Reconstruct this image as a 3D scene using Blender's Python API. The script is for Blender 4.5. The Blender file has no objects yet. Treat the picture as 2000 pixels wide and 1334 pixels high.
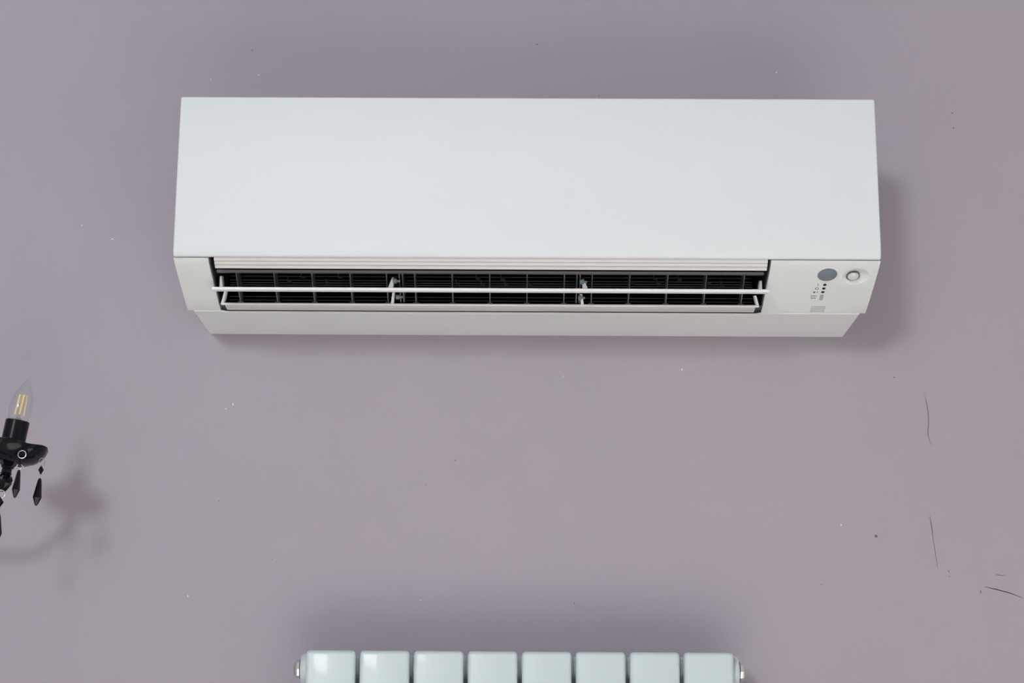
import bpy, bmesh, math, random
from mathutils import Vector, Matrix
random.seed(4)
S = bpy.context.scene
COL = S.collection

# ------------------------------------------------------------------ camera
F, PITCH, YAW, ROLL = 3059.2, 0.21117, -0.006758, 0.006273
AC_Z = 2.05                                   # underside of the air conditioner above the floor
CAM = Vector((-0.0056, -2.4755, AC_Z - 0.5401))
cp, sp = math.cos(PITCH), math.sin(PITCH)
FWD = Vector((math.sin(YAW) * cp, math.cos(YAW) * cp, sp))
R0 = FWD.cross(Vector((0, 0, 1))).normalized()
U0 = R0.cross(FWD)
RGT = math.cos(ROLL) * R0 + math.sin(ROLL) * U0
UPV = -math.sin(ROLL) * R0 + math.cos(ROLL) * U0
cd = bpy.data.cameras.new('camera')
co = bpy.data.objects.new('camera', cd)
COL.objects.link(co)
cd.sensor_width = 36
cd.lens = F / 2000 * 36
cd.clip_start = 0.05
M3 = Matrix((RGT, UPV, -FWD)).transposed()
co.matrix_world = Matrix.Translation(CAM) @ M3.to_4x4()
S.camera = co

# ------------------------------------------------------------------ world, lights, exposure
S.view_settings.view_transform = 'Standard'
S.view_settings.look = 'None'
S.view_settings.gamma = 1
S.view_settings.use_curve_mapping = False
S.view_settings.exposure = -0.24
w = bpy.data.worlds.new('world')
S.world = w
w.use_nodes = True
bg = w.node_tree.nodes['Background']
sky = w.node_tree.nodes.new('ShaderNodeTexSky')
sky.sky_type = 'HOSEK_WILKIE'
sky.turbidity = 5
w.node_tree.links.new(sky.outputs[0], bg.inputs[0])
bg.inputs[1].default_value = 0.6


def area(name, loc, target, sx, sy, power, col):
    l = bpy.data.lights.new(name, 'AREA')
    l.shape = 'RECTANGLE'
    l.size, l.size_y, l.energy, l.color = sx, sy, power, col
    o = bpy.data.objects.new(name, l)
    COL.objects.link(o)
    o.location = loc
    o.rotation_euler = (Vector(target) - Vector(loc)).to_track_quat('-Z', 'Y').to_euler()


RX0, RX1, RY0, RH = -2.5, 2.6, -6.2, 4.1      # room: left, right, behind the camera, ceiling
WL = (-3.75, -2.25, 0.6, 1.9)                 # low window in the left wall: y0 y1 z0 z1
WD = (-3.9, -1.5, 0.1, 2.3)                   # door added in the right wall to let in sun and fill: y0 y1 z0 z1
WF = (-2.3, -1.45, 2.95, 3.8)                 # high window behind the camera: x0 x1 z0 z1
DAY = (0.94, 0.98, 1.0)
for nm_, xw_, W_, P_ in (('daylight_left', RX0 + .02, WL, 7), ('door_fill', RX1 - .02, WD, 8)):  # the lamp at the door is an added fill from the right
    c_ = (xw_, (W_[0] + W_[1]) / 2, (W_[2] + W_[3]) / 2)
    area(nm_, c_, (0, c_[1], c_[2]), W_[1] - W_[0], W_[3] - W_[2], P_, DAY)
c_ = ((WF[0] + WF[1]) / 2, RY0 + .02, (WF[2] + WF[3]) / 2)
area('daylight_high', c_, (-.2, 0, 2.0), WF[1] - WF[0], WF[3] - WF[2], 150, DAY)
sl = bpy.data.lights.new('sun', 'SUN')
sl.energy, sl.angle, sl.color = 27.0, .03, (1.0, .95, .89)
so = bpy.data.objects.new('sun', sl)
COL.objects.link(so)
so.rotation_euler = Vector((-.84, .06, -.52)).to_track_quat('-Z', 'Y').to_euler()


# ------------------------------------------------------------------ helpers
def zat(d, row, col=955):
    """local height (above the unit's underside) where the view ray of a pixel crosses the plane d metres off the wall"""
    r = FWD + (col - 1000) / F * RGT - (row - 667) / F * UPV
    t = (-d - CAM.y) / r.y
    return (CAM + t * r).z - AC_Z


def pat(col, row, d):
    r = FWD + (col - 1000) / F * RGT - (row - 667) / F * UPV
    t = (-d - CAM.y) / r.y
    return CAM + t * r


def mat(name, col, rough=.5, metal=0.0, noise=0.0, nscale=40, bump=0.0, bscale=300, coat=0.0, spec=.5, trans=0.0):
    m = bpy.data.materials.new(name)
    m.use_nodes = True
    nt = m.node_tree
    b = nt.nodes['Principled BSDF']
    b.inputs['Base Color'].default_value = (*col, 1)
    b.inputs['Roughness'].default_value = rough
    b.inputs['Metallic'].default_value = metal
    b.inputs['Coat Weight'].default_value = coat
    b.inputs['Specular IOR Level'].default_value = spec
    b.inputs['Transmission Weight'].default_value = trans
    tc = nt.nodes.new('ShaderNodeTexCoord')
    if noise:
        n = nt.nodes.new('ShaderNodeTexNoise')
        n.inputs['Scale'].default_value = nscale
        n.inputs['Detail'].default_value = 4
        mx = nt.nodes.new('ShaderNodeMix')
        mx.data_type = 'RGBA'
        mx.inputs['A'].default_value = (*[c * (1 - noise) for c in col], 1)
        mx.inputs['B'].default_value = (*[min(1, c * (1 + noise)) for c in col], 1)
        nt.links.new(tc.outputs['Object'], n.inputs['Vector'])
        nt.links.new(n.outputs['Fac'], mx.inputs['Factor'])
        nt.links.new(mx.outputs['Result'], b.inputs['Base Color'])
    if bump:
        n2 = nt.nodes.new('ShaderNodeTexNoise')
        n2.inputs['Scale'].default_value = bscale
        n2.inputs['Detail'].default_value = 5
        bp = nt.nodes.new('ShaderNodeBump')
        bp.inputs['Strength'].default_value = bump
        bp.inputs['Distance'].default_value = .001
        nt.links.new(tc.outputs['Object'], n2.inputs['Vector'])
        nt.links.new(n2.outputs['Fac'], bp.inputs['Height'])
        nt.links.new(bp.outputs['Normal'], b.inputs['Normal'])
    return m


MW = mat('mauve_paint', (.385, .345, .405), .62, noise=.045, nscale=3.2, bump=.35, bscale=260)
M_room = mat('pale_plaster', (.60, .58, .585), .8, noise=.02)
M_ceil = mat('ceiling_white', (.62, .62, .62), .85, noise=.015)
M_floor = mat('pale_tile_floor', (.72, .70, .67), .4, noise=.05, nscale=8)
M_front = mat('panel_white', (.74, .785, .815), .5, spec=.3, noise=.006, nscale=30)
M_white = mat('casing_white', (.795, .825, .815), .45, spec=.35, noise=.006, nscale=30)
M_lip = mat('louver_shaded_white', (.66, .655, .65), .35, noise=.006)  # greyer than the flap: shade under the front panel put into the colour
M_flap = mat('flap_white', (.86, .86, .86), .3, noise=.004)
M_black = mat('duct_black', (.004, .004, .007), .9, noise=.1, spec=.05)
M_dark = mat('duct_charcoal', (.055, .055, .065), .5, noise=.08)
M_bar = mat('bar_grey', (.13, .125, .14), .45, noise=.06)
M_vane = mat('vane_grey', (.17, .17, .19), .4, noise=.08)
M_wire = mat('wire_grey', (.10, .10, .13), .4, noise=.08)
M_pivot = mat('pivot_bluegrey', (.16, .2, .23), .4, noise=.05)
M_oval = mat('receiver_grey', (.19, .225, .265), .3, noise=.03)
M_led = mat('led_black', (.008, .008, .008), .3, noise=.05)
M_print = mat('print_grey', (.17, .17, .17), .5, noise=.05)
M_btn = mat('button_grey', (.42, .42, .42), .4, noise=.02)
M_lens = mat('lens_milky', (.62, .68, .65), .15, noise=.05, coat=.5)
M_ring = mat('sensor_gap_shade', (.12, .13, .13), .4, noise=.05)  # dark tone draws the shadow gap round the lens
M_rad = mat('radiator_enamel', (.61, .70, .725), .32, noise=.006, coat=.08, spec=.25)
M_chrome = mat('chrome', (.9, .88, .87), .12, 1.0, noise=.02)
M_rubber = mat('gasket', (.03, .03, .03), .6, noise=.05)
M_jet = mat('black_glass', (.005, .005, .008), .1, noise=.1, spec=.25)
M_sleeve = mat('black_plastic', (.006, .006, .009), .22, noise=.08, spec=.22)
M_silver = mat('silver_wire', (.72, .7, .7), .22, 1.0, noise=.03)
M_fil = mat('filament_yellow', (1.0, .77, .38), .5, noise=.05)
M_steel = mat('bulb_metal', (.6, .6, .6), .3, 1.0, noise=.03)
M_chip = mat('bare_plaster', (.74, .72, .73), .7, noise=.06, nscale=300)
M_pock = mat('pock_mark', (.16, .13, .16), .8, noise=.08, nscale=300)
M_crack = mat('hairline', (.325, .285, .335), .8, noise=.15, nscale=120)
M_frame = mat('window_frame', (.8, .8, .8), .4, noise=.01)


def thin_glass(name):
    m = bpy.data.materials.new(name)
    m.use_nodes = True
    nt = m.node_tree
    for n in list(nt.nodes):
        nt.nodes.remove(n)
    out = nt.nodes.new('ShaderNodeOutputMaterial')
    tr = nt.nodes.new('ShaderNodeBsdfTransparent')
    tr.inputs[0].default_value = (.97, .975, .975, 1)
    gl = nt.nodes.new('ShaderNodeBsdfGlossy')
    gl.inputs['Roughness'].default_value = .03
    lw0 = nt.nodes.new('ShaderNodeLayerWeight')
    lw0.inputs[0].default_value = .5
    pw = nt.nodes.new('ShaderNodeMath')
    pw.operation = 'POWER'
    pw.inputs[1].default_value = 4.0
    lw = nt.nodes.new('ShaderNodeMath')
    lw.operation = 'MULTIPLY_ADD'
    lw.inputs[1].default_value = .5
    lw.inputs[2].default_value = .045
    nt.links.new(lw0.outputs['Facing'], pw.inputs[0])
    nt.links.new(pw.outputs[0], lw.inputs[0])
    mx = nt.nodes.new('ShaderNodeMixShader')
    nt.links.new(lw.outputs[0], mx.inputs[0])
    nt.links.new(tr.outputs[0], mx.inputs[1])
    nt.links.new(gl.outputs[0], mx.inputs[2])
    nt.links.new(mx.outputs[0], out.inputs[0])
    return m


M_glass = thin_glass('clear_glass')


def obj(name, bm, m, parent=None, smooth=None):
    if isinstance(bm, bmesh.types.BMesh):
        bmesh.ops.recalc_face_normals(bm, faces=bm.faces)
        me = bpy.data.meshes.new(name)
        if smooth is not None:
            for f in bm.faces:
                f.smooth = True
            for e in bm.edges:
                if len(e.link_faces) == 2 and e.calc_face_angle(0) > smooth:
                    e.smooth = False
        bm.to_mesh(me)
        bm.free()
    else:
        me = bm
    if not me.materials:
        me.materials.append(m)
    o = bpy.data.objects.new(name, me)
    COL.objects.link(o)
    if parent:
        o.parent = parent
    return o


def empty(name, loc, label, cat, group=None):
    o = bpy.data.objects.new(name, None)
    COL.objects.link(o)
    o.location = loc
    o.empty_display_size = .05
    o['label'], o['category'] = label, cat
    if group:
        o['group'] = group
    return o


def box(bm, x0, x1, y0, y1, z0, z1):
    v = [bm.verts.new((x, y, z)) for x in (x0, x1) for y in (y0, y1) for z in (z0, z1)]
    for q in ((0, 1, 3, 2), (4, 6, 7, 5), (0, 4, 5, 1), (2, 3, 7, 6), (0, 2, 6, 4), (1, 5, 7, 3)):
        bm.faces.new([v[i] for i in q])
    return bm


def B(*a):
    return box(bmesh.new(), *a)


def extrude_x(pts, x0, x1, bm=None):
    """solid swept along x from a (depth off the wall, height) outline"""
    bm = bm or bmesh.new()
    a = [bm.verts.new((x0, -d, z)) for d, z in pts]
    b = [bm.verts.new((x1, -d, z)) for d, z in pts]
    n = len(pts)
    bm.faces.new(a)
    bm.faces.new(b[::-1])
    for i in range(n):
        bm.faces.new((a[i], a[(i + 1) % n], b[(i + 1) % n], b[i]))
    return bm


def bevel(bm, w, seg=2, ang=.5, sel=None):
    bmesh.ops.recalc_face_normals(bm, faces=bm.faces)
    es = [e for e in bm.edges if len(e.link_faces) == 2 and e.calc_face_angle(0) > ang and (sel is None or sel(e))]
    bmesh.ops.bevel(bm, geom=es, offset=w, segments=seg, affect='EDGES', profile=.5, clamp_overlap=True)
    return bm


def lathe(prof, n=24, bm=None, mtx=None, rf=None, cl=None):
    """solid of revolution about z from (radius, z); rf(phi, i) scales radius, cl(i) shifts the centre line"""
    bm = bm or bmesh.new()
    rings = []
    for i, (r, z) in enumerate(prof):
        ox = cl(i) if cl else 0
        if r < 1e-6:
            rings.append([bm.verts.new((ox, 0, z))])
            continue
        ring = []
        for k in range(n):
            ph = 2 * math.pi * k / n
            s = rf(ph, i) if rf else (1, 0)
            ring.append(bm.verts.new((ox + r * s[0] * math.cos(ph), r * s[0] * math.sin(ph), z + s[1])))
        rings.append(ring)
    for a, b in zip(rings, rings[1:]):
        if len(a) == 1 and len(b) == 1:
            continue
        for k in range(n):
            k2 = (k + 1) % n
            if len(a) == 1:
                bm.faces.new((a[0], b[k2], b[k]))
            elif len(b) == 1:
                bm.faces.new((a[k], a[k2], b[0]))
            else:
                bm.faces.new((a[k], a[k2], b[k2], b[k]))
    for r_ in (rings[0], rings[-1]):
        if len(r_) > 1:
            bm.faces.new(r_)
    if mtx:
        bmesh.ops.transform(bm, matrix=mtx, verts=bm.verts)
    return bm


def tube(path, r, n=8, bm=None, closed=False):
    bm = bm or bmesh.new()
    P = [Vector(p) for p in path]
    N = len(P)
    rings = []
    prev = None
    for i, p in enumerate(P):
        if closed:
            t = (P[(i + 1) % N] - P[i - 1]).normalized()
        else:
            t = (P[min(i + 1, N - 1)] - P[max(i - 1, 0)]).normalized()
        if prev is None:
            a = t.orthogonal().normalized()
        else:
            a = (prev - t * prev.dot(t)).normalized()
        prev = a
        b = t.cross(a)
        rr = r(i / (N - 1)) if callable(r) else r
        rings.append([bm.verts.new(p + rr * (math.cos(2 * math.pi * k / n) * a + math.sin(2 * math.pi * k / n) * b)) for k in range(n)])
    for i in range(N if closed else N - 1):
        A, C = rings[i], rings[(i + 1) % N]
        for k in range(n):
            bm.faces.new((A[k], A[(k + 1) % n], C[(k + 1) % n], C[k]))
    if not closed:
        bm.faces.new(rings[0])
        bm.faces.new(rings[-1])
    return bm


def ring_path(c, r, ax1, ax2, n=20):
    return [Vector(c) + r * (math.cos(2 * math.pi * k / n) * Vector(ax1) + math.sin(2 * math.pi * k / n) * Vector(ax2)) for k in range(n)]


def struct(name, bm, m, parent=None):
    o = obj(name, bm, m, parent)
    if not parent:
        o['kind'] = 'structure'
    return o


# ------------------------------------------------------------------ room shell
T = .12
wall = struct('wall_back', B(RX0 - T, RX1 + T, 0, T, 0, RH), MW)
wall['label'] = 'mauve painted wall with small paint chips and hairline cracks'
struct('floor', B(RX0 - T, RX1 + T, RY0 - T, T, -T, 0), M_floor)
struct('ceiling', B(RX0 - T, RX1 + T, RY0 - T, T, RH, RH + T), M_ceil)


def side_wall(name, xa, xb, W_):
    bm = bmesh.new()
    y0, y1, z0, z1 = W_
    box(bm, xa, xb, RY0, y0, 0, RH)
    box(bm, xa, xb, y1, 0, 0, RH)
    box(bm, xa, xb, y0, y1, 0, z0)
    box(bm, xa, xb, y0, y1, z1, RH)
    struct(name, bm, M_room)


def side_window(name, xc, W_):
    bm = bmesh.new()
    y0, y1, z0, z1 = W_
    ym = (y0 + y1) / 2
    for a in ((y0, y1, z0, z0 + .05), (y0, y1, z1 - .05, z1), (y0, y0 + .05, z0, z1), (y1 - .05, y1, z0, z1), (ym - .03, ym + .03, z0, z1)):
        box(bm, xc - .025, xc + .025, *a)
    win = struct(name, bm, M_frame)
    obj('pane', B(xc - .002, xc + .002, y0 + .05, ym - .03, z0 + .05, z1 - .05), M_glass, win)
    obj('pane', B(xc - .002, xc + .002, ym + .03, y1 - .05, z0 + .05, z1 - .05), M_glass, win)


side_wall('wall_left', RX0 - T, RX0, WL)
side_wall('wall_right', RX1, RX1 + T, WD)
side_window('window_1', RX0 - .065, WL)
side_window('added_door_1', RX1 + .065, WD)  # unseen door, added so sun on the floor brightens the unit's underside
bm = bmesh.new()
x0, x1, z0, z1 = WF
box(bm, RX0 - T, x0, RY0 - T, RY0, 0, RH)
box(bm, x1, RX1 + T, RY0 - T, RY0, 0, RH)
box(bm, x0, x1, RY0 - T, RY0, 0, z0)
box(bm, x0, x1, RY0 - T, RY0, z1, RH)
struct('wall_front', bm, M_room)
bm = bmesh.new()
for a in ((x0, x1, z0, z0 + .05), (x0, x1, z1 - .05, z1), (x0, x0 + .05, z0, z1), (x1 - .05, x1, z0, z1)):
    box(bm, a[0], a[1], RY0 - .09, RY0 - .04, a[2], a[3])
win = struct('window_2', bm, M_frame)
obj('pane', B(x0 + .05, x1 - .05, RY0 - .067, RY0 - .063, z0 + .05, z1 - .05), M_glass, win)

# ------------------------------------------------------------------ air conditioner
ac = empty('air_conditioner', (0, 0, AC_Z), 'long white wall-mounted air conditioner with open louvers above the radiator', 'air conditioner')
WFR, WB = 1.0402, 1.0227
HX = WFR / 2
# outline of the swept front: (depth off wall, height)
LOW = [(.2495, .0605), (.2375, .0535), (.2175, .0436), (.1915, .0320), (.1645, .0203), (.1345, .0083)]


def surf(px, py):
    """point, tangent down the slope and normal where a pixel's ray meets the sloping underside"""
    for (d0, z0), (d1, z1) in zip(LOW, LOW[1:]):
        a, b = Vector((0, -d0, z0 + AC_Z)), Vector((0, -d1, z1 + AC_Z))
        t = (b - a).normalized()
        n = Vector((1, 0, 0)).cross(t)
        if n.y > 0:
            n = -n
        r = FWD + (px - 1000) / F * RGT - (py - 667) / F * UPV
        k = (a - CAM).dot(n) / r.dot(n)
        p = CAM + k * r
        s = (p - a).dot(t)
        if s <= (b - a).length + 1e-4 and s > -2e-3:
            return p - Vector((0, 0, AC_Z)), t, n
    return p - Vector((0, 0, AC_Z)), t, n


XL = (surf(408, 520)[0].x + surf(425, 580)[0].x) / 2
XR = (surf(1504, 520)[0].x + surf(1492.5, 590)[0].x) / 2
# front panel: gently bellied slab whose foot rolls under to the seam
bm = extrude_x([(.228, .3095), (.2565, .3095), (.2572, .20), (.2562, .085), (.2555, .073), (.2535, .0655), (.2505, .0617), (.240, .0650), (.228, .0720)], -HX, HX)
bevel(bm, .0028, 3, .9)
obj('front_panel', bm, M_front, ac, smooth=.6)
obj('casing', bevel(extrude_x([(0, .306), (.226, .306), (.226, .112), (0, .112)], -HX + .0015, HX - .0015), .002, 2), M_white, ac)


def cover(x0, x1):
    pts = LOW + [(.1335, .0095), (.1335, .030), (.118, .034), (.118, .110), (.2255, .110), (.2255, .0725)]
    bm = extrude_x(pts, x0, x1)
    bevel(bm, .0009, 2, .5)
    return bm


obj('side_cover', cover(-HX, XL), M_white, ac, smooth=.5)
rc = obj('side_cover', cover(XR, HX), M_white, ac, smooth=.5)
rc['label'] = 'right cover with sensor, lights and speaker slots'
# dish of the motion sensor and the speaker slots are cut into the right cover
cut = bmesh.new()
p, t, n = surf(1671, 541)
rcut, h = .0195, .0058
Rs = (rcut ** 2 + h ** 2) / (2 * h)
bmesh.ops.create_uvsphere(cut, u_segments=64, v_segments=48, radius=Rs, matrix=Matrix.Translation(p + n * (Rs - h)))
me = bpy.data.meshes.new('c'); cut.to_mesh(me); cut.free()
c1 = bpy.data.objects.new('c1', me); COL.objects.link(c1); c1.parent = ac
cut = bmesh.new()
for k in range(4):
    p, t, n = surf(1598 - .8 * k, 599.3 + 3.1 * k)
    fr = Matrix((Vector((1, 0, 0)), -t, n)).transposed().to_4x4()
    fr.translation = p
    bmesh.ops.create_cube(cut, size=1, matrix=fr @ Matrix.Diagonal((.0222, .0019, .014, 1)))
me = bpy.data.meshes.new('c'); cut.to_mesh(me); cut.free()
c2 = bpy.data.objects.new('c2', me); COL.objects.link(c2); c2.parent = ac
for c in (c1, c2):
    md = rc.modifiers.new('b', 'BOOLEAN')
    md.operation, md.object, md.solver = 'DIFFERENCE', c, 'EXACT'
bpy.context.view_layer.update()
me = bpy.data.meshes.new_from_object(rc.evaluated_get(bpy.context.evaluated_depsgraph_get()))
rc.modifiers.clear()
rc.data = me
for c in (c1, c2):
    bpy.data.objects.remove(c)

# flat bottom panel with the notch of the air outlet
dn = .1262
zb = lambda d: .0073 * d / .1335
out = [(-WB / 2, .0008), (WB / 2, .0008), (WB / 2, .1335), (XR, .1335), (XR - .0075, dn), (XL + .0075, dn), (XL, .1335), (-WB / 2, .1335)]
bm = bmesh.new()
a = [bm.verts.new((x, -d, zb(d))) for x, d in out]
b = [bm.verts.new((x, -d, .020)) for x, d in out]
bm.faces.new(a)
bm.faces.new(b[::-1])
for i in range(len(out)):
    j = (i + 1) % len(out)
    bm.faces.new((a[i], a[j], b[j], b[i]))
bevel(bm, .0012, 2, .5)
obj('bottom_panel', bm, M_white, ac)

# air outlet
i0, i1 = XL + .0018, XR - .0018
bm = bmesh.new()
box(bm, i0, i1, -.095, -.09, .0205, .112)
box(bm, i0, i1, -.225, -.09, .108, .112)
box(bm, i0, i1, -.1262, -.09, .0202, .0212)
obj('duct', bm, M_black, ac)
SIDE = [(.2450, .0640), (.2350, .0562), (.2165, .0475), (.1905, .0362), (.1640, .0245), (.1380, .0130), (.1265, .0130), (.095, .03), (.095, .107), (.222, .107), (.222, .0760)]
for xa, xb in ((XL - .0005, XL + .0018), (XR - .0018, XR + .0005)):
    obj('duct_cheek', extrude_x(SIDE, xa, xb), M_dark, ac)
# ribbed upper lip under the front panel
lip = [(.2465, zat(.2465, 503.5)), (.2445, zat(.2445, 511.5)), (.2415, zat(.2415, 512.5)), (.2395, zat(.2395, 518.5)), (.2365, zat(.2365, 519.5)),
       (.2345, zat(.2345, 523)), (.2335, zat(.2335, 526)), (.2295, zat(.2335, 526) + .0005), (.2295, .0715), (.2465, .0655)]
obj('upper_louver', bevel(extrude_x(lip, pat(418.5, 515, .24).x, pat(1499, 518, .24).x), .0004, 1, .3), M_lip, ac)
bm = extrude_x([(.212, zat(.212, 528.6)), (.2105, zat(.2105, 533.8)), (.204, zat(.2105, 533.8)), (.204, zat(.212, 528.6))], i0 + .004, i1 - .004)
obj('duct_frame_bar', bevel(bm, .0005, 1), M_bar, ac)
# horizontal guard wires
for row in (541.5, 549, 554, 558.5, 581.3, 588):
    z = zat(.142, row)
    obj('guard_wire', tube([(i0 + .012, -.142, z), (i1 - .012, -.142, z)], .00062, 6), M_wire, ac)
# vertical air vanes
d0, d1 = .203, .154
z0, z1 = zat(d0, 534), zat(d1, 592)
bm = bmesh.new()
extrude_x([(d0, z0), ((d0 + d1) / 2 + .002, (z0 + z1) / 2 - .0015), (d1, z1), (d1 - .022, z1 + .006), (d0 - .03, z0 + .012)], -.0007, .0007, bm)
box(bm, -.0042, .0042, -d1 - .001, -d1 + .004, z1 - .0004, z1 + .0007)
vm = None
for c in (462.5, 536, 609.5, 684, 755, 810, 883, 956.3, 1029.5, 1102.5, 1156.5, 1230, 1304, 1379, 1453):
    x = pat(c, 546, .193).x
    if vm is None:
        o = obj('air_vane', bm, M_vane, ac)
        vm = o.data
    else:
        o = obj('air_vane', vm, M_vane, ac)
    o.location.x = x
# linking clips on the vanes
cm = None
for c, r in ((565, 550), (592, 541), (640, 552), (664, 541), (894, 553.3), (934, 544), (943, 554), (982, 545), (989, 554), (1036, 554.5), (1237, 554.5), (1281, 544), (1287, 554.5), (1328, 546), (1385, 553), (1412, 556)):
    p = pat(c, r, .17)
    if cm is None:
        bm = B(-.0028, .0028, -.001, .006, -.0008, .0008)
        box(bm, -.0034, -.0022, -.001, .006, -.0008, .006)
        o = obj('vane_clip', bm, M_wire, ac)
        cm = o.data
    else:
        o = obj('vane_clip', cm, M_wire, ac)
    o.location = p - Vector((0, 0, AC_Z))
# two partitions with pivots
for c in (783, 1130):
    x = pat(c, 546, .195).x
    s = 1 if c < 1000 else -1
    bm = bmesh.new()
    for dx in (-.0024, .0024):
        extrude_x([(d0 + .002, z0), (d1 + .002, z1), (d1 - .03, z1 + .008), (d0 - .04, z0 + .014)], x + dx - .0008, x + dx + .0008, bm)
    part = obj('partition', bm, M_vane, ac)
    zc = zat(.2, 550)
    zl = zat(.18, 581)
    bm = lathe([(.0042, -.005), (.0042, .001), (.002, .001), (.002, .006)], 14, mtx=Matrix.Translation((x - s * .0065, -.2, zc)) @ Matrix.Rotation(math.pi / 2, 4, 'Y'))
    obj('pivot', bm, M_pivot, part, smooth=.6)
    bm = lathe([(.0036, -.004), (.0036, .001), (.0018, .001), (.0018, .006)], 14, mtx=Matrix.Translation((x - s * .004, -.18, zl)) @ Matrix.Rotation(math.pi / 2, 4, 'Y'))
    obj('pivot', bm, M_pivot, part, smooth=.6)

# main louver: slim blade standing out through the opening
dF, dB = .2165, .166
zt_, zb_ = zat(dF, 562), zat(dF, 569.3)
zk = zat(dB, 565.5)
fl = [(dF, zt_ - .0006), (dF + .0006, (zt_ * .6 + zb_ * .4)), (dF, zb_ + .0012), (dF - .004, zb_), (dF - .02, zb_ + .003), (dB, zk - .0004), (dB, zk + .0004), (dF - .02, zt_ + .0040), (dF - .003, zt_ + .0004)]
xa, xb = pat(413.5, 563, dF).x, pat(1502.5, 567.5, dF).x
louver = obj('main_louver', bevel(extrude_x(fl, xa, xb), .0005, 1, .9), M_flap, ac, smooth=.7)
for c, cb in ((431, 433), (767.5, 765.5), (1138.5, 1140.5), (1486, 1484)):
    xt, xb_ = pat(c, 543, .197).x, pat(cb, 561, .208).x
    zt2 = zat(.197, 542.5 + (c - 767) * .004)
    bm = bmesh.new()
    w_ = .0016
    sgn = -1 if c < 1000 else 1
    foot = .0045 if 700 < c < 1200 else .002
    A = [(xt - w_, -.197, zt2), (xt + w_, -.197, zt2), (xb_ + w_ + max(0, sgn) * foot, -.207, zt_ + .001), (xb_ - w_ + min(0, sgn) * foot, -.207, zt_ + .001)]
    Bk = [(x, y + .014, z + .003) for x, y, z in A]
    va, vb = [bm.verts.new(q) for q in A], [bm.verts.new(q) for q in Bk]
    bm.faces.new(va)
    bm.faces.new(vb[::-1])
    for i in range(4):
        bm.faces.new((va[i], va[(i + 1) % 4], vb[(i + 1) % 4], vb[i]))
    obj('louver_arm', bevel(bm, .0004, 1), M_flap, louver)
# lower louver and the ribbed sill below it
dL = .1590
q0, q1 = zat(dL, 593.3), zat(dL, 597.6)
low = [(dL, q0), (dL + .0005, (q0 + q1) / 2), (dL - .0003, q1), (dL - .006, q1 + .001), (dL - .03, q0 + .006), (dL - .03, q0 + .007), (dL - .005, q0 + .0012)]
ll = obj('lower_louver', bevel(extrude_x(low, pat(431.5, 594, dL).x, pat(1482.5, 598, dL).x), .0004, 1, .9), M_flap, ac, smooth=.7)
for c, cb in ((439.5, 434.5), (768.5, 766), (1135, 1137.5), (1475, 1479.5)):
    xt, xb_ = pat(c, 573, .182).x, pat(cb, 593, dL).x
    zt2 = zat(.182, 572 + (c - 767) * .004)
    w_ = .0017
    bm = bmesh.new()
    A = [(xt - w_, -.182, zt2), (xt + w_, -.182, zt2), (xb_ + w_ * 1.3, -dL - .0004, q0 - .0003), (xb_ - w_ * 1.3, -dL - .0004, q0 - .0003)]
    Bk = [(x, y + .014, z + .003) for x, y, z in A]
    va, vb = [bm.verts.new(q) for q in A], [bm.verts.new(q) for q in Bk]
    bm.faces.new(va)
    bm.faces.new(vb[::-1])
    for i in range(4):
        bm.faces.new((va[i], va[(i + 1) % 4], vb[(i + 1) % 4], vb[i]))
    obj('louver_arm', bevel(bm, .0004, 1), M_flap, ll)
zs = lambda d, r: (d, zat(d, r))
g_ = lambda d, r: (d, zat(d, r) + .0022)
sill = [zs(.1555, 598.4), zs(.1478, 602.6), g_(.1474, 602.8), g_(.1452, 603.6), zs(.1448, 603.8), zs(.1415, 605.2), g_(.1411, 605.4), g_(.1394, 606.0), zs(.1390, 606.2), zs(.1345, 607.6),
        (.1340, q0 + .0035), (.1500, q0 - .0005), (.1556, q0 - .002)]
xs0, xs1 = pat(441, 603, .148).x, pat(1474, 606, .148).x
obj('outlet_sill', extrude_x(sill, xs0, xs1), M_lip, ac)
# dark plates for the shade behind the sill and at both of its ends
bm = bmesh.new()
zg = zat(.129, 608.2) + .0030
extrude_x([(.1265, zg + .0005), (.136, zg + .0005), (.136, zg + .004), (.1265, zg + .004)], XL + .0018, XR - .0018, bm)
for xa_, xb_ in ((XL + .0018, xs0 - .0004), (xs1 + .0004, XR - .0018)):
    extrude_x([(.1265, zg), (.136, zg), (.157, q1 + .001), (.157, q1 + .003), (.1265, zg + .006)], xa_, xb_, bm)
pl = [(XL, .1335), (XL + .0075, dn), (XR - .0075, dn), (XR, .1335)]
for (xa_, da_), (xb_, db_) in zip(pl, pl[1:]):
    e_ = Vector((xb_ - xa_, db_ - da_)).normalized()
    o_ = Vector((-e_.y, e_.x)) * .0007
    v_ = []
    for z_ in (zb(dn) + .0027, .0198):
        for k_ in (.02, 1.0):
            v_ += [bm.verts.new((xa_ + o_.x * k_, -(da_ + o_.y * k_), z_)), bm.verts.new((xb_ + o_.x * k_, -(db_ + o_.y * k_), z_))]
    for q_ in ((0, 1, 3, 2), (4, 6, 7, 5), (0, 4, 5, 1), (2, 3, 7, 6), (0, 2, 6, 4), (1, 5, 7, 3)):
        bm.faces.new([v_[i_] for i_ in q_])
obj('outlet_gap_shade', bm, M_dark, ac)


# controls on the right cover
def frame(px, py, lift=0.0):
    p, t, n = surf(px, py)
    m = Matrix((Vector((1, 0, 0)), -t, n)).transposed().to_4x4()
    m.translation = p + n * lift
    return m


def disc(px, py, rx, ry, th, n=32):
    bm = lathe([(1, -th), (1, th * .6), (.96, th), (0, th)], n)
    bmesh.ops.transform(bm, matrix=frame(px, py) @ Matrix.Diagonal((rx, ry, 1, 1)), verts=bm.verts)
    return bm


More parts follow.
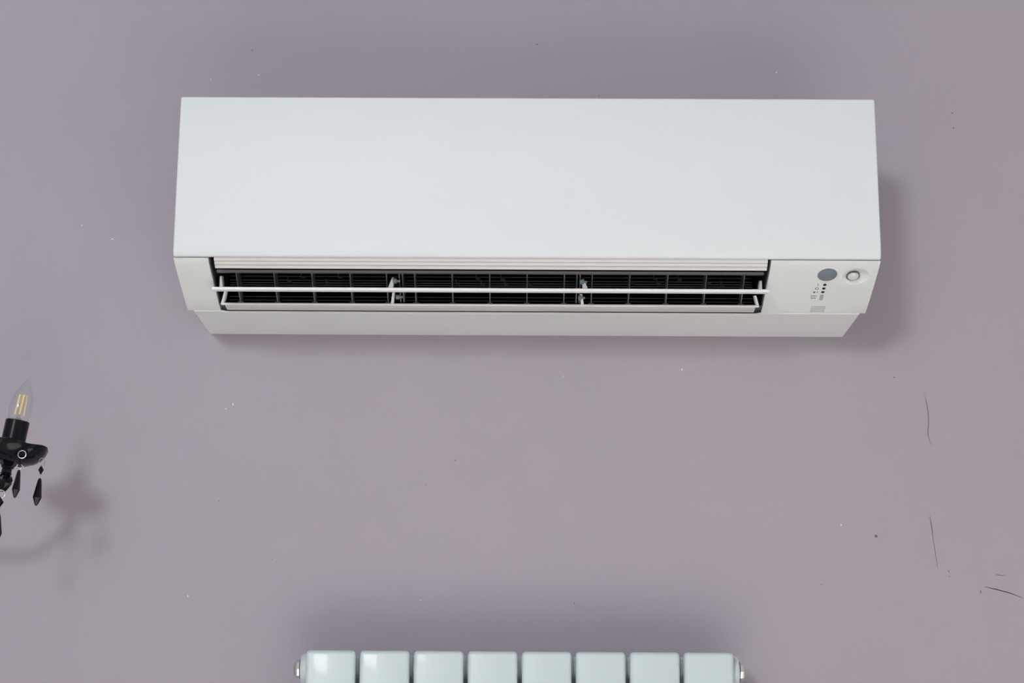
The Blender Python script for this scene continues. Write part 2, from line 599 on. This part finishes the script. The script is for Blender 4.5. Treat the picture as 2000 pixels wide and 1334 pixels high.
for k in range(4):
    p, t, n = surf(1598 - .8 * k, 599.3 + 3.1 * k)
    fr = Matrix((Vector((1, 0, 0)), -t, n)).transposed().to_4x4()
    fr.translation = p - n * .0026
    bm = B(-.0110, .0110, -.0009, .0009, -.0015, .0015)
    bmesh.ops.transform(bm, matrix=fr, verts=bm.verts)
    obj('slot_shade_bar', bm, M_dark, ac)  # dark bars give the cut slots the shade of their depth
obj('signal_receiver', disc(1616, 536.5, .0143, .0143, .0006, 48), M_oval, ac, smooth=.5)['label'] = 'grey round receiver window'
bm = lathe([(.0163, -.0005), (.0163, .0003), (.0158, .0007), (.0148, .0007), (.0144, .0003), (.0144, -.0005)], 48, mtx=frame(1616, 536.5))
obj('receiver_rim', bm, M_white, ac, smooth=.5)
fm = frame(1666.5, 541.5, -.0056)
obj('sensor_collar', lathe([(.0100, -.001), (.0100, .0040), (.0094, .0046), (.0089, .0040), (.0089, -.001)], 40, mtx=fm), M_ring, ac, smooth=.5)
obj('sensor_lens', lathe([(.0087, -.001), (.0087, .0036), (.0080, .0052), (.0062, .0068), (.0036, .0078), (0, .0082)], 40, mtx=fm), M_lens, ac, smooth=.8)['label'] = 'milky domed motion sensor'
for px, py in ((1611, 556.3), (1609, 563.4), (1607, 570.4)):
    obj('indicator_light', disc(px, py, .0026, .0026, .0004, 20), M_led, ac)
fm = frame(1604.3, 580.5)
bm = B(-.0026, .0026, -.0068, .0068, -.0004, .0007)
bevel(bm, .0018, 3, .5, lambda e: abs((e.verts[0].co - e.verts[1].co).normalized().z) > .9)
bmesh.ops.transform(bm, matrix=fm, verts=bm.verts)
obj('push_button', bm, M_btn, ac)


def mark(px, py, bars):
    bm = bmesh.new()
    for x0, x1, y0, y1 in bars:
        box(bm, x0, x1, y0, y1, -.0002, .00012)
    bmesh.ops.transform(bm, matrix=frame(px, py), verts=bm.verts)
    obj('printed_mark', bm, M_print, ac)


mark(1597.5, 556, [(-.0004, .0005, -.003, .0026)])
obj('printed_mark', lathe([(.0028, -.0002), (.0028, .00012), (.0017, .00012), (.0017, -.0002)], 24, mtx=frame(1595.5, 563.7)), M_print, ac)
mark(1593, 570.6, [(-.0036, -.0006, -.0022, .0016), (.0014, .0034, -.0006, .0016)])
mark(1588.7, 578.2, [(-.0042, -.0021, -.0010, .0010), (-.0017, .0004, -.0010, .0010), (.0008, .0028, -.0010, .0010), (.0032, .0047, -.0010, .0010)])
mark(1588, 582.2, [(-.0040, -.0019, -.0010, .0010), (-.0015, .0008, -.0010, .0010), (.0012, .0042, -.0010, .0010)])

# ------------------------------------------------------------------ radiator
ZR = AC_Z - .5026
DR = .1122
XG = -.24732
rad = empty('radiator', (XG + .28, 0, .12), 'white enamelled column radiator hung on the wall below the air conditioner', 'radiator')
H = ZR - .12
PW = .0735
bm = bmesh.new()
# front plate
cor = .0058
pts = []
for cx_, cz_, a0 in ((PW / 2 - cor, H - cor, 0), (-PW / 2 + cor, H - cor, 90), (-PW / 2 + cor, cor, 180), (PW / 2 - cor, cor, 270)):
    for k in range(5):
        a = math.radians(a0 + 22.5 * k)
        pts.append((cx_ + cor * math.cos(a), cz_ + cor * math.sin(a)))
va = [bm.verts.new((x, -DR, z)) for x, z in pts]
vb = [bm.verts.new((x, -DR + .016, z)) for x, z in pts]
f1 = bm.faces.new(va)
bm.faces.new(vb[::-1])
for i in range(len(pts)):
    j = (i + 1) % len(pts)
    bm.faces.new((va[i], va[j], vb[j], vb[i]))
bmesh.ops.recalc_face_normals(bm, faces=bm.faces)
es = [e for e in f1.edges]
bmesh.ops.bevel(bm, geom=es, offset=.0056, segments=4, affect='EDGES', profile=.45, clamp_overlap=True)
# web, rear column and rear plate
box(bm, -.011, .011, -DR + .015, -.032, .012, H - .014)
box(bm, -.0393, .0393, -.040, -.034, .01, H - .030)
for dx in (-.024, .024):
    box(bm, dx - .0015, dx + .0015, -DR + .015, -.04, .06, H - .075)
secmesh = None
hm = None
for k in range(8):
    x = (XG - .04 + .08 * k) - rad.location.x
    if secmesh is None:
        s_ = obj('section', bm, M_rad, rad, smooth=.5)
        secmesh = s_.data
    else:
        s_ = obj('section', secmesh, M_rad, rad)
    s_.location.x = x
    for zz in (H - .0235, .035):
        if hm is None:
            hb = lathe([(.0163, -.0399), (.0168, -.0393), (.0168, .0393), (.0163, .0399)], 28, mtx=Matrix.Translation((0, -.072, 0)) @ Matrix.Rotation(math.pi / 2, 4, 'Y'))
            h_ = obj('header_tube', hb, M_rad, s_, smooth=.5)
            hm = h_.data
        else:
            h_ = obj('header_tube', hm, M_rad, s_)
        h_.location.z = zz
xl = XG - .08 - rad.location.x
xr_ = xl + .64
RY = Matrix.Rotation(math.pi / 2, 4, 'Y')
for xe, s in ((xl, -1), (xr_, 1)):
    fx = lambda z: Matrix.Translation((xe, -.072, z)) @ Matrix.Rotation(s * math.pi / 2, 4, 'Y')
    zc = H - .0275
    pg = obj('end_boss', lathe([(.0235, -.006), (.0235, .0030), (.0222, .0060), (.0200, .0078), (0, .0078)], 36, mtx=fx(zc)), M_rad, rad, smooth=.5)
    obj('gasket', lathe([(.0150, .0078), (.0150, .0098), (0, .0098)], 30, mtx=fx(zc)), M_rubber, pg, smooth=.5)
    obj('plug', lathe([(.0135, .0096), (.0135, .0125), (.0128, .0152), (.0108, .0178), (.0078, .0192), (0, .0196)], 8, mtx=fx(zc)), M_chrome, pg)
for k in (1, 6):
    x = xl + .08 * k
    for zz in (H - .16, .16):
        obj('wall_bracket', B(x - .012, x + .012, -.03, -.0005, zz - .02, zz + .02), M_rad, rad)

# ------------------------------------------------------------------ crystal wall sconce
DS = .20
KS = (CAM.y + DS) / -F                       # metres per pixel at the sconce's distance
cup = pat(15, 910.5, DS)
sc = empty('wall_sconce', (-1.02, 0, AC_Z - .235), 'black glass candle wall sconce with hanging crystal drops and clear bulb', 'wall light')
OR = sc.location.copy()


def rel(px, py, d=DS):
    return pat(px, py, d) - OR


def candle(M, suffix_first):
    """one candle arm head in its own frame: z along the candle, origin at the underside of the cup"""
    prof = [(.0085, -.002), (.0105, .001), (.023, .0030), (.0355, .0080), (.0445, .0155), (.0492, .0240), (.0512, .0315), (.0510, .0345), (.0492, .0357), (.0435, .0295), (.034, .0210), (.0195, .0160), (.0, .0155)]

    def rf(ph, i):
        k = max(0, min(1, (i if i < 7 else 14 - i - .01) / 7))
        c = math.cos(6 * ph + 1.57)
        return (1 + .05 * k * (1 - 2 * (1 - abs(math.cos(3 * ph + .785))) ** 1.5), .0016 * k * k * c)
    o = obj('drip_cup', lathe(prof, 96, mtx=M, rf=rf), M_jet, sc, smooth=.9)
    bm = lathe([(.0172, .012), (.0172, .0672), (.0165, .0682), (.0150, .0682), (.0150, .063), (0, .063)], 32, mtx=M)
    slv = obj('candle_sleeve', bm, M_sleeve, sc, smooth=.5)
    # bulb
    zb0 = .0667
    gp = [(.0125, 0), (.0150, .006), (.0163, .014), (.0165, .021), (.0157, .029), (.0138, .0375), (.0108, .0455), (.0074, .0525), (.0044, .0585), (.0024, .0635), (.0012, .0670), (0, .0690)]
    cl = lambda i: .0052 * (i / 11) ** 3.2
    T_ = M @ Matrix.Translation((0, 0, zb0))
    blb = obj('bulb', lathe([(r, z) for r, z in gp], 32, mtx=T_, cl=cl), M_glass, sc, smooth=1.2)
    bm = bmesh.new()
    for a in (.4, 1.97, 3.54, 5.11):
        r0, r1 = .0064, .0050
        p0 = Vector((r0 * math.cos(a), r0 * math.sin(a), .0100))
        p1 = Vector((r1 * math.cos(a + .15), r1 * math.sin(a + .15), .0400))
        b2 = tube([T_ @ p0, T_ @ p1], .0013, 8)
        obj('filament', b2, M_fil, blb)
    bm = lathe([(.0105, -.002), (.0105, .002), (.004, .0045), (.0022, .007), (.0016, .0110), (0, .0112)], 20, mtx=T_)
    obj('bulb_stem', bm, M_steel, blb, smooth=.6)
    return o


tilt = math.radians(8.5)
CP = cup - OR
MC = Matrix.Translation(CP) @ Matrix.Rotation(tilt, 4, 'Y')
candle(MC, True)
# mirrored candle on the far side of the back plate
CP2 = Vector((-CP.x, CP.y, CP.z))
MC2 = Matrix.Translation(CP2) @ Matrix.Rotation(-tilt, 4, 'Y')
candle(MC2, False)


def drop(top, L, wmax, lean, bead=None):
    """faceted crystal drop hanging from a point, returns its mesh"""
    bm = lathe([(.0, 0), (wmax * .30, -.0012), (wmax * .48, -L * .12), (wmax, -L * .70), (wmax * .38, -L * .95), (0, -L)], 6)
    M = Matrix.Translation(top) @ Matrix.Rotation(lean, 4, 'Y') @ Matrix.Rotation(.3, 4, 'Z')
    bmesh.ops.transform(bm, matrix=M, verts=bm.verts)
    return bm


def wire_ring(c, r, wr=.0007, ang=0.0):
    return tube(ring_path(c, r, (math.cos(ang), math.sin(ang), 0), (0, 0, 1)), wr, 6, closed=True)


def pendant(specs, mirror=False):
    for kind, *a in specs:
        if kind == 'ring':
            bm, m, nm = wire_ring(*a), M_silver, 'wire_ring'
        elif kind == 'wire':
            bm, m, nm = tube(a[0], .0006, 6), M_silver, 'wire_link'
        elif kind == 'drop':
            bm, m, nm = drop(*a), M_jet, 'crystal_drop'
        else:
            c, w_, h_ = a
            bm = lathe([(0, h_ / 2), (w_ / 2, 0), (0, -h_ / 2)], 6, mtx=Matrix.Translation(c))
            m, nm = M_jet, 'crystal_bead'
        if mirror:
            bmesh.ops.transform(bm, matrix=Matrix.Diagonal((-1, 1, 1, 1)), verts=bm.verts)
        obj(nm, bm, m, sc, smooth=.4 if m is M_silver else None)


dA = DS + .046                                # drop hanging off the near rim
dB2 = DS + .012
A_ = [('ring', rel(43, 887.5, dA), .0056, .0008, 0.15),
      ('drop', rel(40.5, 893, dA), .0150, .0026, .05),
      ('wire', [rel(35, 907, dA), rel(31, 913, dA), rel(33.5, 919, dA), rel(37.5, 917, dA)]),
      ('wire', [rel(41, 907, dA), rel(46, 912, dA), rel(38, 917, dA)]),
      ('drop', rel(37.5, 917, dA), .0415, .0056, .09)]
B_ = [('ring', rel(82, 903, dB2), .0062, .0005, 1.1),
      ('bead', rel(80, 918, dB2), .0085, .0150),
      ('wire', [rel(80, 927, dB2), rel(79, 935, dB2)]),
      ('drop', rel(78.3, 933.5, dB2), .0410, .0062, .08)]
dC = DS + .02
C_ = [('ring', rel(1.5, 965, dC), .0060, .0007, .2),
      ('bead', rel(0, 981, dC), .0110, .0165),
      ('wire', [rel(-1, 991, dC), rel(-1.5, 1004, dC)]),
      ('drop', rel(-2, 1002, dC), .0420, .0060, .0)]
D_ = [('ring', rel(-3.5, 870, dA), .0056, .0008, -.2),
      ('drop', rel(-5, 877, dA), .0150, .0026, .05),
      ('drop', rel(-6, 900, dA), .0415, .0056, .05)]
for sp_ in (A_, B_, C_, D_):
    pendant(sp_)
    pendant(sp_, True)
# neck, cut glass ball and curved arm below each cup
ax = MC.to_3x3() @ Vector((0, 0, 1))
nk = lathe([(.0, -.038), (.0045, -.0375), (.0070, -.033), (.0108, -.0245), (.0114, -.0205), (.0095, -.0145), (.0072, -.0130), (.0085, -.0112), (.0074, -.0095), (.0072, -.0040), (.0092, -.0025), (.0096, .0), (.0, .002)], 12,
           rf=lambda ph, i: (1 + (.07 if 2 <= i <= 5 else 0) * math.cos(6 * ph + i * 3.14), 0))
for Mx in (MC, MC2):
    b2 = nk.copy()
    bmesh.ops.transform(b2, matrix=Mx, verts=b2.verts)
    obj('glass_ball', b2, M_jet, sc)
    a0 = Mx @ Vector((0, 0, -.030))
    s = 1 if a0.x > 0 else -1
    ctl = [a0, a0 + Vector((-s * .022, .0, -.010)), a0 + Vector((-s * .060, .030, -.040)), Vector((s * .045, -.10, a0.z - .035)), Vector((s * .012, -.055, -.01)), Vector((0, -.028, .0))]
    path = []
    for i in range(len(ctl) - 1):
        p0, p1, p2, p3 = ctl[max(i - 1, 0)], ctl[i], ctl[i + 1], ctl[min(i + 2, len(ctl) - 1)]
        for k in range(8):
            t = k / 8
            path.append(.5 * ((2 * p1) + (p2 - p0) * t + (2 * p0 - 5 * p1 + 4 * p2 - p3) * t * t + (3 * p1 - p0 - 3 * p2 + p3) * t ** 3))
    path.append(ctl[-1])
    obj('arm', tube(path, .0062, 12), M_jet, sc, smooth=1.0)
nk.free()
bm = lathe([(.055, .0005), (.055, .006), (.050, .010), (.040, .012), (.034, .018), (.020, .024), (.014, .034), (0, .038)], 48,
           rf=lambda ph, i: (1 + .05 * math.cos(8 * ph), 0), mtx=Matrix.Rotation(math.pi / 2, 4, 'X'))
obj('back_plate', bm, M_jet, sc, smooth=.6)

# ------------------------------------------------------------------ wear on the wall
def chip(px, py, w_, h_, m, name):
    c = pat(px, py, 0)
    n = 9
    bm = bmesh.new()
    a = [(1 + random.uniform(-.3, .3)) for _ in range(n)]
    f = [bm.verts.new((c.x + w_ / 2 * a[k] * math.cos(2 * math.pi * k / n), -.0004, c.z + h_ / 2 * a[k] * math.sin(2 * math.pi * k / n))) for k in range(n)]
    b = [bm.verts.new((v.co.x, .0003, v.co.z)) for v in f]
    bm.faces.new(f)
    for k in range(n):
        bm.faces.new((f[k], f[(k + 1) % n], b[(k + 1) % n], b[k]))
    obj(name, bm, m, wall)


PXW = .00081
for x, y, a, b in ((455, 789, 3, 5), (441, 798, 3, 2.2), (367, 1164, 2.2, 4), (1332, 722, 3.5, 3.5), (1643, 1026, 3.2, 3.2), (219, 467, 7, 2), (160, 440, 2, 2), (1516, 142, 3, 4), (506, 147, 3, 2),
                   (821, 1172, 2, 2), (1100, 735, 2, 2), (412, 155, 3, 2)):
    chip(x, y, a * PXW, b * PXW, M_chip, 'paint_chip')
for x, y, a, b in ((1711, 1047, 6, 6), (1860, 221, 3, 3), (1862, 250, 3, 4), (1853, 1116, 2, 3), (1854, 1126, 2, 2), (889, 899, 2.5, 3), (1915, 1156, 2, 6), (1747, 737, 4, 2), (1604, 1142, 2, 2), (492, 99, 3, 3), (531, 1092, 2, 2),
                   (428, 979, 2.5, 2.5), (1049, 87, 3, 3), (1122, 1178, 3, 2), (1170, 187, 3, 2), (832, 947, 1.5, 3)):
    chip(x, y, a * PXW, b * PXW, M_pock, 'pock_mark')
for ln, wd in (([(1806, 772), (1812, 800), (1814, 825), (1812, 848), (1818, 868)], .9), ([(1816, 1008), (1820, 1032), (1822, 1050)], 1.3), ([(1822, 1050), (1827, 1082), (1832, 1112)], .8),
               ([(1922, 1146), (1945, 1151), (1972, 1158), (1995, 1167)], 1.6), ([(1945, 1121), (1953, 1124), (1963, 1124)], 1.0), ([(1876, 708), (1879, 722)], .9)):
    P = [pat(x, y, 0) for x, y in ln]
    bm = bmesh.new()
    up, dn_ = [], []
    for i, p in enumerate(P):
        t = (P[min(i + 1, len(P) - 1)] - P[max(i - 1, 0)]).normalized()
        n = Vector((t.z, 0, -t.x))
        k = .85 * wd * PXW / 2 * (.35 if i in (0, len(P) - 1) else 1)
        up.append(bm.verts.new((p.x + n.x * k, -.0002, p.z + n.z * k)))
        dn_.append(bm.verts.new((p.x - n.x * k, -.0002, p.z - n.z * k)))
    for i in range(len(P) - 1):
        bm.faces.new((up[i], up[i + 1], dn_[i + 1], dn_[i]))
    bmesh.ops.solidify(bm, geom=bm.faces[:], thickness=.0004)
    obj('hairline_crack', bm, M_crack, wall)
